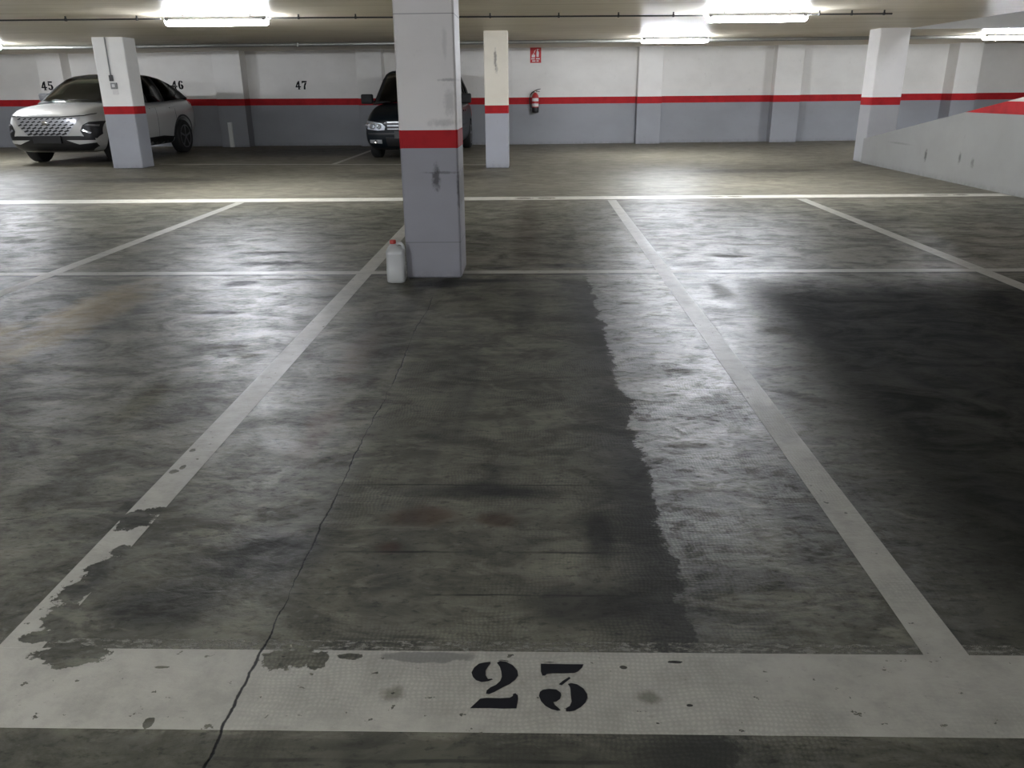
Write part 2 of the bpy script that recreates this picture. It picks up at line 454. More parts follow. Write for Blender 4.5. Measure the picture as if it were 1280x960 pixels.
def jug_mat():
    n = NT('milky_plastic')
    d = n.node('ShaderNodeBsdfDiffuse'); n.set(d.inputs[0], (.74, .75, .74))
    t = n.node('ShaderNodeBsdfTranslucent'); n.set(t.inputs[0], (.74, .75, .74))
    tr = n.node('ShaderNodeBsdfTransparent'); n.set(tr.inputs[0], (.9, .9, .9))
    gl = n.node('ShaderNodeBsdfGlossy'); gl.inputs[1].default_value = .25
    m1 = n.node('ShaderNodeMixShader'); m1.inputs[0].default_value = .4
    m2 = n.node('ShaderNodeMixShader'); m2.inputs[0].default_value = .30
    m3 = n.node('ShaderNodeMixShader'); m3.inputs[0].default_value = .06
    L = n.t.links.new
    L(d.outputs[0], m1.inputs[1]); L(t.outputs[0], m1.inputs[2])
    L(m1.outputs[0], m2.inputs[1]); L(tr.outputs[0], m2.inputs[2])
    L(m2.outputs[0], m3.inputs[1]); L(gl.outputs[0], m3.inputs[2])
    L(m3.outputs[0], n.out.inputs[0])
    return n.mat
M['jug'] = jug_mat()

# ------------------------------------------------------------------ the setting
XL, XR, YF, YBK = -15.5, 14.0, -8.0, 24.0
CZ = lambda y: 2.18 if y <= 10 else (2.18 + (y - 10) * .03 / 4.5 if y < 14.5 else 2.21 + (y - 14.5) * .008)

bm = bmesh.new(); box(bm, (XL - .3, YF - .3, -.3), (XR + .3, YBK, 0))
floor = tag(obj('floor', bm, M['floor']), 'stained dark concrete garage floor', None, None, 'structure')

# painted lines: thin skins of paint lying on the concrete
def skin(name, poly, mat, z, label, parent=floor):
    bm = bmesh.new()
    f = bm.faces.new([bm.verts.new((p[0], p[1], z)) for p in poly])
    r = bmesh.ops.extrude_face_region(bm, geom=[f])
    for v in r['geom']:
        if isinstance(v, bmesh.types.BMVert): v.co.z -= .0006
    o = obj(name, bm, mat, parent)
    if label: o['label'] = label
    return o
def rect(x0, x1, y0, y1): return [(x0, y0), (x1, y0), (x1, y1), (x0, y1)]
skin('number_band', rect(-9, 9, 1.311, 1.567), M['paint'], .0008, 'wide worn white painted band across the front of the bays')
skin('number_band_edge', rect(-9, 9, 1.567, 1.604), M['paint_thin'], .0007, 'faint ragged older strip of paint behind the white band')
for x0, x1, nm in ((-3.66, -3.55, 'leftmost white bay line'), (-1.293, -1.183, 'white bay line running from the jug to the near left corner, paint flaking'),
                   (.917, 1.022, 'white bay line right of the polished strip'), (3.205, 3.32, 'rightmost white bay line')):
    skin('bay_line', rect(x0, x1, 1.567, 9.96), M['paint'], .0010, nm)
skin('bay_line', [(-10.5, 9.92), (5.86, 10.10), (5.86, 10.36), (-10.5, 10.30)], M['paint_far'], .0011, 'bright white line across the far ends of the bays')
skin('bay_line', rect(-9.5, 8, 5.785, 5.885), M['paint_thin' if False else 'paint'], .0009, 'thin white line level with the middle pillar')
skin('bay_line', [(-7.2, 15.80), (-.81, 15.12), (-.81, 15.22), (-7.2, 15.90)], M['paint'], .0009, 'thin pale line in front of the bays by the back wall')
skin('bay_line', [(-3.80, 15.50), (-3.70, 15.48), (-3.70, 20.9), (-3.80, 20.9)], M['paint'], .0010, 'thin pale line beside the dark van')

TWO = [[(-0.098, 1.529), (-0.111, 1.527), (-0.125, 1.522), (-0.135, 1.509), (-0.14, 1.492), (-0.136, 1.478), (-0.128, 1.467), (-0.115, 1.461), (-0.101, 1.464), (-0.09, 1.47), (-0.093, 1.472), (-0.101, 1.471), (-0.107, 1.483), (-0.108, 1.499), (-0.103, 1.513), (-0.098, 1.523)],
       [(-0.083, 1.526), (-0.076, 1.532), (-0.063, 1.53), (-0.046, 1.518), (-0.035, 1.5), (-0.033, 1.484), (-0.039, 1.47), (-0.051, 1.456), (-0.066, 1.445), (-0.084, 1.43), (-0.096, 1.423), (-0.103, 1.424), (-0.102, 1.434), (-0.094, 1.444), (-0.082, 1.452), (-0.073, 1.465), (-0.07, 1.479), (-0.072, 1.497), (-0.076, 1.513)],
       [(-0.135, 1.379), (-0.124, 1.395), (-0.115, 1.408), (-0.101, 1.411), (-0.071, 1.41), (-0.05, 1.412), (-0.044, 1.417), (-0.043, 1.424), (-0.038, 1.426), (-0.033, 1.42), (-0.032, 1.409), (-0.035, 1.38), (-0.064, 1.379), (-0.094, 1.38)],
       [(-.081, 1.5345), (-.071, 1.5365), (-.056, 1.533), (-.057, 1.5315), (-.070, 1.5345)]]
THREE = [[(0.019, 1.524), (0.069, 1.523), (0.118, 1.523), (0.114, 1.512), (0.104, 1.499), (0.096, 1.494), (0.071, 1.492), (0.045, 1.492), (0.033, 1.49), (0.028, 1.484), (0.022, 1.484), (0.019, 1.498)],
         [(0.083, 1.48), (0.086, 1.476), (0.076, 1.465), (0.065, 1.453), (0.059, 1.456), (0.067, 1.466)],
         [(0.016, 1.431), (0.023, 1.438), (0.037, 1.441), (0.053, 1.439), (0.062, 1.429), (0.063, 1.421), (0.06, 1.41), (0.052, 1.402), (0.045, 1.4), (0.048, 1.391), (0.055, 1.383), (0.06, 1.376), (0.054, 1.374), (0.04, 1.379), (0.027, 1.389), (0.018, 1.403), (0.014, 1.418)],
         [(0.079, 1.457), (0.086, 1.46), (0.1, 1.456), (0.113, 1.443), (0.12, 1.426), (0.12, 1.415), (0.115, 1.4), (0.104, 1.386), (0.09, 1.375), (0.078, 1.372), (0.071, 1.375), (0.072, 1.382), (0.08, 1.388), (0.085, 1.402), (0.084, 1.423), (0.084, 1.441), (0.083, 1.449)],
         [(.026, 1.5285), (.040, 1.5305), (.050, 1.5290), (.040, 1.5285)]]
for polys, what in ((TWO, 'black stencilled digit 2 on the white band'), (THREE, 'black stencilled flat-topped digit 3 on the white band')):
    bm = bmesh.new()
    for p in polys:
        bm.faces.new([bm.verts.new((a, b, .0017)) for a, b in p])
    bmesh.ops.triangulate(bm, faces=bm.faces)
    o = obj('bay_number', bm, M['black_paint'], floor)
    for f in o.data.polygons: pass
    o['label'] = what
    md = o.modifiers.new('thickness', 'SOLIDIFY'); md.thickness = .0006; md.offset = 0

# ceiling: slab with an opening over the ramp
OX, OY0, OY1, OXR = 6.50, 1.0, 15.45, 9.9
bm = bmesh.new()
def slab(bm, x0, x1, ys, th=.28):
    top = max(CZ(y) for y in ys) + th
    lo0 = [bm.verts.new((x0, y, CZ(y))) for y in ys]; lo1 = [bm.verts.new((x1, y, CZ(y))) for y in ys]
    hi0 = [bm.verts.new((x0, y, 2.6)) for y in ys]; hi1 = [bm.verts.new((x1, y, 2.6)) for y in ys]
    for i in range(len(ys) - 1):
        bm.faces.new((lo0[i], lo0[i + 1], lo1[i + 1], lo1[i])); bm.faces.new((hi0[i], hi1[i], hi1[i + 1], hi0[i + 1]))
        bm.faces.new((lo0[i], hi0[i], hi0[i + 1], lo0[i + 1])); bm.faces.new((lo1[i], lo1[i + 1], hi1[i + 1], hi1[i]))
    bm.faces.new((lo0[0], lo1[0], hi1[0], hi0[0])); bm.faces.new((lo0[-1], hi0[-1], hi1[-1], lo1[-1]))
slab(bm, XL - .3, OX, [YF - .3, OY0, 10, 14.5, OY1, YBK])
slab(bm, OX, OXR, [OY1, YBK])
slab(bm, OX, OXR, [YF - .3, OY0])
slab(bm, OXR, XR + .3, [YF - .3, OY0, 10, 14.5, OY1, YBK])
ceiling = tag(obj('ceiling', bm, M['ceiling']), 'low board-marked concrete garage ceiling', None, None, 'structure')
# ramp head above the opening
bm = bmesh.new()
box(bm, (OX - .2, OY1, 2.6), (OXR + .2, OY1 + .2, 4.2)); box(bm, (OX - .2, OY0, 2.6), (OX, OY1, 4.2)); box(bm, (OXR, OY0, 2.6), (OXR + .2, OY1, 4.2))
box(bm, (OX - .2, OY0 - .2, 2.6), (OXR + .2, OY0, 4.2)); box(bm, (OX - .2, OY0 - .2, 4.08), (OXR + .2, OY1 + .2, 4.4))
box(bm, (OX, OY1 - .02, CZ(OY1)), (OXR, OY1, 2.6))
tag(obj('ramp_head', bm, M['slab_white']), 'white walls of the ramp opening above the ceiling', None, None, 'structure')

# back wall in two runs
WPTS = [(XL - .3, 21.75), (-.5, 21.12), (XR + .3, 21.95)]
def wy(x):
    for (a, ya), (b, yb) in zip(WPTS, WPTS[1:]):
        if x <= b: return ya + (yb - ya) * (x - a) / (b - a)
def zb(x):  # underside of the red stripe
    return .955 - .0045 * (x - .5) if x < .5 else .955
bm = bmesh.new()
for (a, ya), (b, yb) in zip(WPTS, WPTS[1:]):
    vs = [(a, ya, 0), (b, yb, 0), (b, yb, 2.45), (a, ya, 2.45)]
    lo = [bm.verts.new(v) for v in vs]; hi = [bm.verts.new((v[0], YBK - .4, v[2])) for v in vs]
    bm.faces.new(lo); bm.faces.new(hi[::-1])
    for i in range(4): bm.faces.new((lo[i], lo[(i + 1) % 4], hi[(i + 1) % 4], hi[i]))
M['wall'] = wall_mat('back_wall_paint', 1.035, slope=.0045)
wall_back = tag(obj('wall_back', bm, M['wall']), 'back wall, white above and grey below a red stripe', None, None, 'structure')
def stripe(name, p0, p1, z0, z1, th, parent, h=.16):
    """a painted band between two wall points"""
    bm = bmesh.new()
    d = (Vector(p1) - Vector(p0)).normalized(); nrm = Vector((d.y, -d.x))
    lo = []
    for off in (0.02, -th):
        for (p, z) in ((p0, z0), (p1, z1)):
            q = Vector(p) - nrm * off
            lo.append([bm.verts.new((q.x, q.y, z)), bm.verts.new((q.x, q.y, z + h))])
    a, b, c, e = lo
    for f in ((a[0], b[0], b[1], a[1]), (c[0], c[1], e[1], e[0]), (a[0], c[0], e[0], b[0]), (a[1], b[1], e[1], c[1]), (a[0], a[1], c[1], c[0]), (b[0], e[0], e[1], b[1])):
        bm.faces.new(f)
    return obj(name, bm, M['red'], parent)
for (a, ya), (b, yb) in zip(WPTS, WPTS[1:]):
    o = stripe('red_stripe', (a, ya), (b, yb), zb(a), zb(b), .002, wall_back); o['label'] = 'red painted stripe along the wall'
# pilasters of the back wall (x at wall, width, depth)
for xc, w, dp in ((-12.05, .62, .42), (-7.52, .70, .42), (-3.98, .62, .40), (2.89, .60, .32), (6.30, .66, .32), (10.62, .58, .55)):
    yw = wy(xc); y0 = yw - dp
    p = obj('pilaster', B((xc - w / 2, y0, 0), (xc + w / 2, yw + .05, 2.42), .004, 1), M['wall'], wall_back)
    bm = bmesh.new(); e = .002; z0 = zb(xc)
    box(bm, (xc - w / 2 - e, y0 - e, z0), (xc + w / 2 + e, yw, z0 + .16))
    obj('red_stripe', bm, M['red'], p)

# stencilled bay numbers on the back wall (unit glyph pieces)
GL = {'4': [[(.02, .30), (.42, .95), (.42, .70), (.20, .38), (.42, .38), (.42, .24), (.02, .24)], [(.50, .98), (.66, 1), (.66, .10), (.78, 0), (.40, 0), (.50, .10)], [(.70, .38), (.88, .38), (.88, .24), (.70, .24)]],
      '5': [[(.15, 1), (.80, 1), (.74, .82), (.15, .84)], [(.15, .80), (.24, .80), (.24, .62), (.40, .64), (.36, .52), (.15, .50)], [(.46, .64), (.70, .60), (.86, .36), (.74, .10), (.52, .0), (.52, .10), (.62, .30), (.58, .48)], [(.42, 0), (.42, .12), (.30, .2), (.14, .30), (.10, .16), (.24, .03)]],
      '6': [[(.42, 1), (.42, .90), (.32, .70), (.32, .30), (.42, .10), (.42, 0), (.20, .08), (.08, .35), (.10, .70), (.24, .93)], [(.50, 1), (.72, .93), (.82, .80), (.66, .72), (.58, .88)], [(.50, .60), (.50, .50), (.60, .30), (.50, .10), (.50, 0), (.76, .08), (.88, .30), (.76, .53)]],
      '7': [[(.10, 1), (.90, 1), (.86, .84), (.20, .80), (.10, .66)], [(.62, .78), (.86, .80), (.60, .40), (.58, 0), (.36, 0), (.40, .36)]]}
def wall_number(txt, x, y, z, h, label):
    """y None: follows the back wall"""
    bm = bmesh.new(); cx = x; flat_y = y
    for ch in txt:
        for poly, ddx in [(p_, d_) for p_ in GL[ch] for d_ in (-.05, .05)]:
            pts = [(cx + (a + ddx) * h * .72, z + b * h) for a, b in poly]
            f = bm.faces.new([bm.verts.new((px, (wy(px) - .002 if flat_y is None else flat_y) - .0005 * (ddx > 0), pz)) for px, pz in pts])
            r = bmesh.ops.extrude_face_region(bm, geom=[f])
            for v in r['geom']:
                if isinstance(v, bmesh.types.BMVert): v.co.y += .004
        cx += h * .78
    o = obj('wall_number', bm, M['black_paint'], wall_back); o['label'] = label
wall_number('45', -12.33, 21.16, 1.40, .21, 'black stencilled number 45')
wall_number('46', -9.15, None, 1.39, .21, 'black stencilled number 46')
wall_number('47', -5.95, None, 1.36, .20, 'black stencilled number 47')

tag(obj('wall_left', B((XL - .3, YF - .3, 0), (XL, 22.0, 2.5)), M['plain_wall']), 'left wall', None, None, 'structure')
tag(obj('wall_right', B((XR, YF - .3, 0), (XR + .3, 22.2, 2.5)), M['plain_wall']), 'right wall', None, None, 'structure')
tag(obj('wall_front', B((XL - .3, YF - .3, 0), (XR + .3, YF, 2.5)), M['plain_wall']), 'wall behind the viewer', None, None, 'structure')

# ramp and its side wall
RX0, RX1 = 5.88, 6.05
ry = lambda y: .335 + (15.5 - y) * .1545
bm = bmesh.new()
ys = [14.96, 12.0, 9.0, 6.0, 3.6]
def prism_yz(bm, x0, x1, prof):
    a = [bm.verts.new((x0, y, z)) for y, z in prof]; b = [bm.verts.new((x1, y, z)) for y, z in prof]
    bm.faces.new(a); bm.faces.new(b[::-1])
    for i in range(len(prof)): bm.faces.new((a[i], b[i], b[(i + 1) % len(prof)], a[(i + 1) % len(prof)]))
prism_yz(bm, RX0, RX1, [(14.97, 0), (14.97, ry(14.97)), (3.6, ry(3.6)), (3.0, 2.175), (1.0, 2.175), (1.0, 0)])
M['ramp_wall'] = wall_mat('ramp_wall_paint', 1.0, white=(.62, .58, .52), grey=(.26, .26, .25), ax=1, scuffs=[(12.55, .30, .05, .10, .8), (11.55, .34, .04, .09, .7), (11.2, .30, .05, .08, .5), (13.5, .42, .5, .02, .3)])
ramp_wall = tag(obj('ramp_wall', bm, M['ramp_wall']), 'sloping grey side wall of the ramp', None, None, 'structure')
bm = bmesh.new()
zr0, zr1 = .935, 1.085
yt0 = 15.5 - (zr0 - .335) / .1545; yt1 = 15.5 - (zr1 - .335) / .1545
prism_yz(bm, RX0 - .002, RX1 + .002, [(yt0 , zr0), (yt1, zr1), (1.0, zr1), (1.0, zr0)])
obj('red_stripe', bm, M['red'], ramp_wall)['label'] = 'red stripe on the ramp wall'
bm = bmesh.new()
prism_yz(bm, RX1, 9.9, [(15.4, .02), (14.9, .10), (2.0, 2.1), (2.0, 1.8), (14.9, .0), (15.4, .0)])
tag(obj('ramp', bm, M['ramp']), 'concrete ramp rising behind the side wall', None, None, 'structure')

# ------------------------------------------------------------------ pillars
def pillar(x0, x1, y0, y1, band, mat, label, chamfer=.012, group=None):
    xc, yc = (x0 + x1) / 2, (y0 + y1) / 2
    r = empty('pillar', (xc, yc, 0), 0, label, 'pillar', group); r['kind'] = 'thing'
    a, b = (x1 - x0) / 2, (y1 - y0) / 2
    obj('shaft', B((-a, -b, 0), (a, b, CZ(yc) + .004), chamfer, 1), mat, r)
    e = .0015
    obj('red_band', B((-a - e, -b - e, band[0]), (a + e, b + e, band[1]), chamfer, 1), M['red'], r)
    return r
m_main = wall_mat('near_pillar_paint', .95, seams=(1.730, .257), white=(.72, .69, .66), grey=(.29, .285, .31),
                  scuffs=[(-.66, .70, .035, .10, .8), (-.62, .735, .14, .012, .5), (-.55, 1.20, .05, .12, .25), (-.56, 1.33, .07, .012, .4), (-.60, 1.06, .12, .03, .25), (-.57, 1.55, .02, .12, .15), (-.505, .62, .02, .16, .6)])
pillar(-.90, -.505, 5.64, 6.06, (.886, 1.024), m_main, 'nearest and largest pillar, with the white jug at its foot')
m_left = wall_mat('left_pillar_paint', .98, white=(.83, .82, .79), grey=(.34, .35, .38))
pillar(-7.67, -7.12, 14.95, 15.42, (.930, 1.085), m_left, 'pillar standing in front of the white car, with a light switch on it')
m_mid = wall_mat('middle_pillar_paint', .95, white=(.80, .75, .64), grey=(.38, .39, .43), scuffs=[(-.62, 1.78, .03, .18, .6), (-.60, 1.62, .03, .1, .3)])
pillar(-.81, -.41, 14.45, 14.85, (.897, 1.048), m_mid, 'slim pillar right of the nearest pillar, by the fire extinguisher wall')
m_right = wall_mat('right_pillar_paint', .98, white=(.84, .82, .80), grey=(.36, .36, .37))
pillar(5.92, 6.43, 14.97, 15.45, (.965, 1.115), m_right, 'pillar at the end of the sloping ramp wall')

# ------------------------------------------------------------------ lamps
def make_lamp():
    r = empty('ceiling_light')
    L = .64
    bm = bmesh.new()
    prof = [(-.062, .038), (-.062, .056), (-.044, .080), (.044, .080), (.062, .056), (.062, .038)]
    a = [bm.verts.new((-L + .01, y, z)) for y, z in prof]; b = [bm.verts.new((L - .01, y, z)) for y, z in prof]
    bm.faces.new(a); bm.faces.new(b[::-1])
    for i in range(6): bm.faces.new((a[i], a[(i + 1) % 6], b[(i + 1) % 6], b[i]))
    obj('housing', bm, M['housing'], r)
    bm = bmesh.new()
    prof = [(-.058, .046), (-.058, .012), (-.046, -.012), (-.025, -.026), (.025, -.026), (.046, -.012), (.058, .012), (.058, .046)]
    rings = []
    for x, s in ((-L, .62), (-L + .012, .85), (-L + .035, 1.0), (L - .035, 1.0), (L - .012, .85), (L, .62)):
        rings.append([bm.verts.new((x, y * s, .04 + (z - .04) * s)) for y, z in prof])
    n = len(prof)
    for p, q in zip(rings, rings[1:]):
        for i in range(n): bm.faces.new((p[i], p[(i + 1) % n], q[(i + 1) % n], q[i]))
    bm.faces.new(rings[0]); bm.faces.new(rings[-1][::-1])
    d = obj('diffuser', bm, M['lamp'], r)
    for s in (-1, 1):
        obj('end_clip', B((s * .60 - .022, -.066, .026), (s * .60 + .022, .066, .064), .004, 1), M['dark_pvc'], r)
        bm = bmesh.new(); tube(bm, [(s * .42, 0, .075), (s * .42, 0, .102)], .008, 8)
        obj('hanger', bm, M['dark_pvc'], r)
    tube(bm := bmesh.new(), [(L - .02, 0, .058), (L + .05, 0, .058)], .014, 8)
    obj('cable_gland', bm, M['dark_pvc'], r)
    return r
lamp0 = make_lamp()
LAMPS = [(-3.93, 10.83, 1.5, 'lit tube lamp at upper left, above the lane before the white car'),
         (2.87, 11.28, 1.2, 'largest lit tube lamp right of the nearest pillar'),
         (2.73, 16.72, 2.0, 'smaller lit tube lamp in front of the back wall, right of the extinguisher'),
         (9.32, 17.0, 2.0, 'lit tube lamp at the right edge beyond the ramp'),
         (-10.79, 16.3, 2.0, 'lit tube lamp at the far left edge above the white car'),
         (-10.7, 10.5, 2.0, 'added unseen tube lamp off to the far left over the lane'),  # out of view, added to lift the overall light level
         (-2.7, -.9, 1.0, 'lit tube lamp behind the viewer on the left'),
         (2.6, -3.4, 1.0, 'lit tube lamp behind the viewer on the right'),
         (-3.3, -6.6, 1.0, 'added unseen tube lamp farthest behind the viewer'),  # out of view, added so faces toward the camera get more light
         (-10.7, -1.5, 1.0, 'added unseen tube lamp far behind the viewer at the left wall'),  # another added lamp, unseen, to brighten the near left side
         (8.4, 8.2, 2.0, 'lit tube lamp inside the ramp opening above the ceiling')]
for i, (x, y, a, lab) in enumerate(LAMPS):
    o = lamp0 if i == 0 else copy_tree(lamp0)
    o.location = (x, y, 3.98 if 'opening' in lab else CZ(y) - .10)
    o.rotation_euler = (0, 0, math.radians(a))
    tag(o, lab, 'ceiling light', 'tube lamps under the ceiling')

# ------------------------------------------------------------------ conduits
def conduit(pts, r, label, clips, mat='dark_pvc', clipmat='dark_pvc', name='conduit', clip_up=.06):
    root = empty(name, (0, 0, 0), 0, label, 'conduit' if name == 'conduit' else 'pipe')
    root.location = pts[0]
    o0 = Vector(pts[0])
    bm = bmesh.new(); tube(bm, [Vector(p) - o0 for p in pts], r, 10); obj('tube', bm, M[mat], root, True, 40)
    for (x, y, z) in clips:
        p = Vector((x, y, z)) - o0
        bm = B((p.x - .012, p.y - r - .006, p.z - r - .006), (p.x + .012, p.y + r + .006, p.z + r + .006), .003, 1)
        box(bm, (p.x - .008, p.y - .008, p.z + r), (p.x + .008, p.y + .008, CZ(y) - o0.z + .002))
        obj('clip', bm, M[clipmat], root)
    return root
def along(a, b, t): return tuple(a[i] + (b[i] - a[i]) * t for i in range(3))
za = CZ(11) - .042
a, b = (-3.24, 10.86, za), (2.18, 11.27, za)
conduit([a, b], .010, 'thin conduit on the ceiling between the two nearest lamps', [along(a, b, t) for t in (.06, .19, .34, .50, .66, .80, .93)])
a, b = (3.56, 11.30, za), (4.6, 11.34, za)
conduit([a, b], .010, 'thin conduit on the ceiling right of the largest lamp', [along(a, b, t) for t in (.1, .5, .9)])
a, b = (-4.62, 10.80, za), (-10.5, 10.6, za)
conduit([a, b], .010, 'thin conduit on the ceiling left of the upper left lamp', [along(a, b, t) for t in (.05, .2, .4, .6, .8)])
zp = CZ(17.4) - .045
a, b = (-14.8, 17.40, zp), (13.2, 17.40, zp)
conduit([a, b], .034, 'long metal pipe hanging under the ceiling in front of the back wall', [along(a, b, t) for t in (.08, .22, .36, .5, .64, .78, .92)], 'galv', 'galv', 'ceiling_pipe')

# light switch and its conduit on the left pillar
r = empty('light_switch', (-7.395, 14.95, 1.50), 0, 'small light switch box with its conduit on the pillar before the white car', 'light switch')
bm = bmesh.new(); tube(bm, [(-.03, -.016, CZ(15) - 1.50 - .004), (-.03, -.016, .09)], .012, 8); obj('conduit', bm, M['grey_pvc'], r, True, 40)
obj('box', B((-.055, -.05, -.005), (.005, 0, .095), .006, 1), M['dark_pvc'], r)
obj('switch_plate', B((-.06, -.028, -.135), (.055, 0, -.03), .006, 1), M['grey_pvc'], r)
obj('button', B((-.03, -.036, -.105), (.02, -.028, -.055), .003, 1), M['white_plastic'], r)
obj('label_plate', B((-.05, -.004, -.23), (.055, 0, -.15), .001, 1), M['label'], r)

# white strip at the pilaster foot
yy = wy(-7.6) - .42
bm = B((-7.645, yy - .075, 0), (-7.545, yy - .003, .60), .012, 2)
o = obj('downpipe_cover', bm, M['white_plastic']); tag(o, 'short white upright strip at the foot of the back wall pilaster', 'downpipe')

# ------------------------------------------------------------------ extinguisher and sign
ex, eyw = .075, wy(.075)
r = empty('fire_extinguisher', (ex, eyw - .095, .76), 0, 'red fire extinguisher hanging on the back wall over the red stripe', 'fire extinguisher')
bm = bmesh.new(); lathe(bm, [(.055, .10), (.082, .105), (.085, .13), (.085, .36), (.078, .40), (.055, .44), (.03, .46), (.03, .47)], 28)
obj('cylinder', bm, M['ext_red'], r, True, 45)
bm = bmesh.new(); lathe(bm, [(.070, .0), (.084, .012), (.0862, .04), (.0862, .125), (.080, .130)], 28); obj('base_cup', bm, M['black_plastic'], r, True, 45)
bm = bmesh.new()
for zz0, zz1 in ((.145, .215), (.27, .34)):
    pts = [(-70 + k * 14) for k in range(11)]
    lo = [bm.verts.new((.0868 * math.sin(math.radians(t)), -.0868 * math.cos(math.radians(t)), zz0)) for t in pts]
    hi = [bm.verts.new((.0868 * math.sin(math.radians(t)), -.0868 * math.cos(math.radians(t)), zz1)) for t in pts]
    for i in range(10): bm.faces.new((lo[i], lo[i + 1], hi[i + 1], hi[i]))
o = obj('label_sticker', bm, M['label'], r, True); o['label'] = 'pale label'
bm = bmesh.new(); lathe(bm, [(.022, .465), (.026, .48), (.026, .515), (.018, .525)], 16); obj('valve', bm, M['brass'], r, True, 45)
bm = bmesh.new()
tube(bm, [(0, 0, .515), (.05, -.01, .535), (.13, -.02, .555)], [.012, .010, .007], 8); tube(bm, [(0, 0, .50), (.05, -.01, .497), (.11, -.02, .49)], [.010, .009, .006], 8)
obj('lever', bm, M['black_plastic'], r, True, 45)
bm = bmesh.new(); tube(bm, [(-.02, -.01, .50), (-.07, -.02, .48), (-.12, -.03, .42), (-.145, -.02, .33), (-.14, -.01, .24), (-.12, 0, .16), (-.10, 0, .10)], .013, 8)
tube(bm, [(-.10, 0, .11), (-.095, 0, .05)], [.016, .024], 10); obj('hose', bm, M['black_plastic'], r, True, 45)
bm = bmesh.new(); lathe(bm, [(.016, -.030), (.018, -.030), (.018, -.022), (.016, -.022)], 14, 'Y', (0, 0, .49)); obj('gauge', bm, M['label'], r, True, 45)
obj('wall_bracket', B((-.03, .075, .22), (.03, .097, .40), .004, 1), M['galv'], r)

sx0, sz0 = .085, 2.09
ys_ = wy(sx0)
r = empty('fire_extinguisher_sign', (sx0, ys_ - .006, sz0), 0, 'small red and white fire sign high on the wall above the extinguisher', 'sign')
obj('sign_panel', B((-.135, -.004, -.175), (.135, .006, .175), .001, 1), M['sign_red'], r)
bm = bmesh.new()
def flat(bm, pts, y0=-.0065, y1=-.0045):
    a = [bm.verts.new((p[0], y0, p[1])) for p in pts]; b_ = [bm.verts.new((p[0], y1, p[1])) for p in pts]
    bm.faces.new(a); bm.faces.new(b_[::-1])
    for i in range(len(pts)): bm.faces.new((a[i], b_[i], b_[(i + 1) % len(pts)], a[(i + 1) % len(pts)]))
flat(bm, [(.02, -.04), (.075, -.04), (.08, .06), (.065, .09), (.055, .10), (.055, .12), (.10, .135), (.02, .14), (.035, .12), (.035, .10), (.02, .08)])
flat(bm, [(-.10, -.045), (-.02, -.05), (-.01, -.01), (-.03, .03), (-.035, -.0), (-.06, .05), (-.07, .0), (-.09, .02)])
flat(bm, [(.0, .12), (.018, .13), (-.02, .09), (-.03, .04), (-.042, .045), (-.035, .10)])
obj('pictogram', bm, M['label'], r)
bm = bmesh.new()
for z0, segs in ((-.095, ((-.11, -.02), (.01, .10))), (-.145, ((-.085, -.005), (.02, .075)))):
    for x0, x1 in segs: flat(bm, [(x0, z0), (x1, z0), (x1, z0 + .026), (x0, z0 + .026)])
obj('caption_bar', bm, M['label'], r)

# ------------------------------------------------------------------ jug
jr = empty('plastic_jug', (-.957, 5.55, 0), math.radians(4), 'white plastic jug with a red cap standing against the nearest pillar', 'jug')
def rrect(hx, hy, rad, n=5):
    pts = []
    for cx, cy, a0 in ((hx - rad, hy - rad, 0), (-hx + rad, hy - rad, 90), (-hx + rad, -hy + rad, 180), (hx - rad, -hy + rad, 270)):
        for k in range(n):
            t = math.radians(a0 + 90 * k / (n - 1)); pts.append((cx + rad * math.cos(t), cy + rad * math.sin(t)))
    return pts
def rings_mesh(bm, levels, cap=True):
    rs = []
    for z, hx, hy, rad, ox in levels:
        rs.append([bm.verts.new((x + ox, y, z)) for x, y in rrect(hx, hy, min(rad, hx, hy))])
    n = len(rs[0])
    for a, b in zip(rs, rs[1:]):
        for i in range(n): bm.faces.new((a[i], a[(i + 1) % n], b[(i + 1) % n], b[i]))
    if cap: bm.faces.new(rs[0][::-1]); bm.faces.new(rs[-1])
    return bm
bm = rings_mesh(bmesh.new(), [(0, .050, .066, .02, 0), (.006, .060, .076, .022, 0), (.02, .063, .080, .024, 0), (.10, .063, .080, .024, 0), (.105, .0615, .0785, .024, 0), (.195, .0615, .0785, .024, 0), (.20, .063, .080, .024, 0),
                                  (.215, .062, .079, .026, 0), (.232, .054, .070, .03, -.002), (.246, .038, .05, .03, -.008), (.256, .024, .028, .02, -.012), (.262, .018, .018, .018, -.014), (.272, .018, .018, .018, -.014)])
tube(bm, [(.004, 0, .252), (.020, 0, .268), (.040, 0, .268), (.054, 0, .252), (.058, 0, .228), (.056, 0, .206)], .011, 8)
body = obj('body', bm, M['jug'], jr, True, 60)
bm = rings_mesh(bmesh.new(), [(.004, .054, .070, .02, 0), (.02, .059, .076, .022, 0), (.108, .058, .075, .022, 0)])
obj('liquid', bm, M['liquid'], jr, True, 50)
bm = bmesh.new(); lathe(bm, [(.020, .266), (.022, .268), (.022, .288), (.019, .292)], 24, 'Z', (-.014, 0, 0)); obj('cap', bm, M['cap_red'], jr, True, 40)

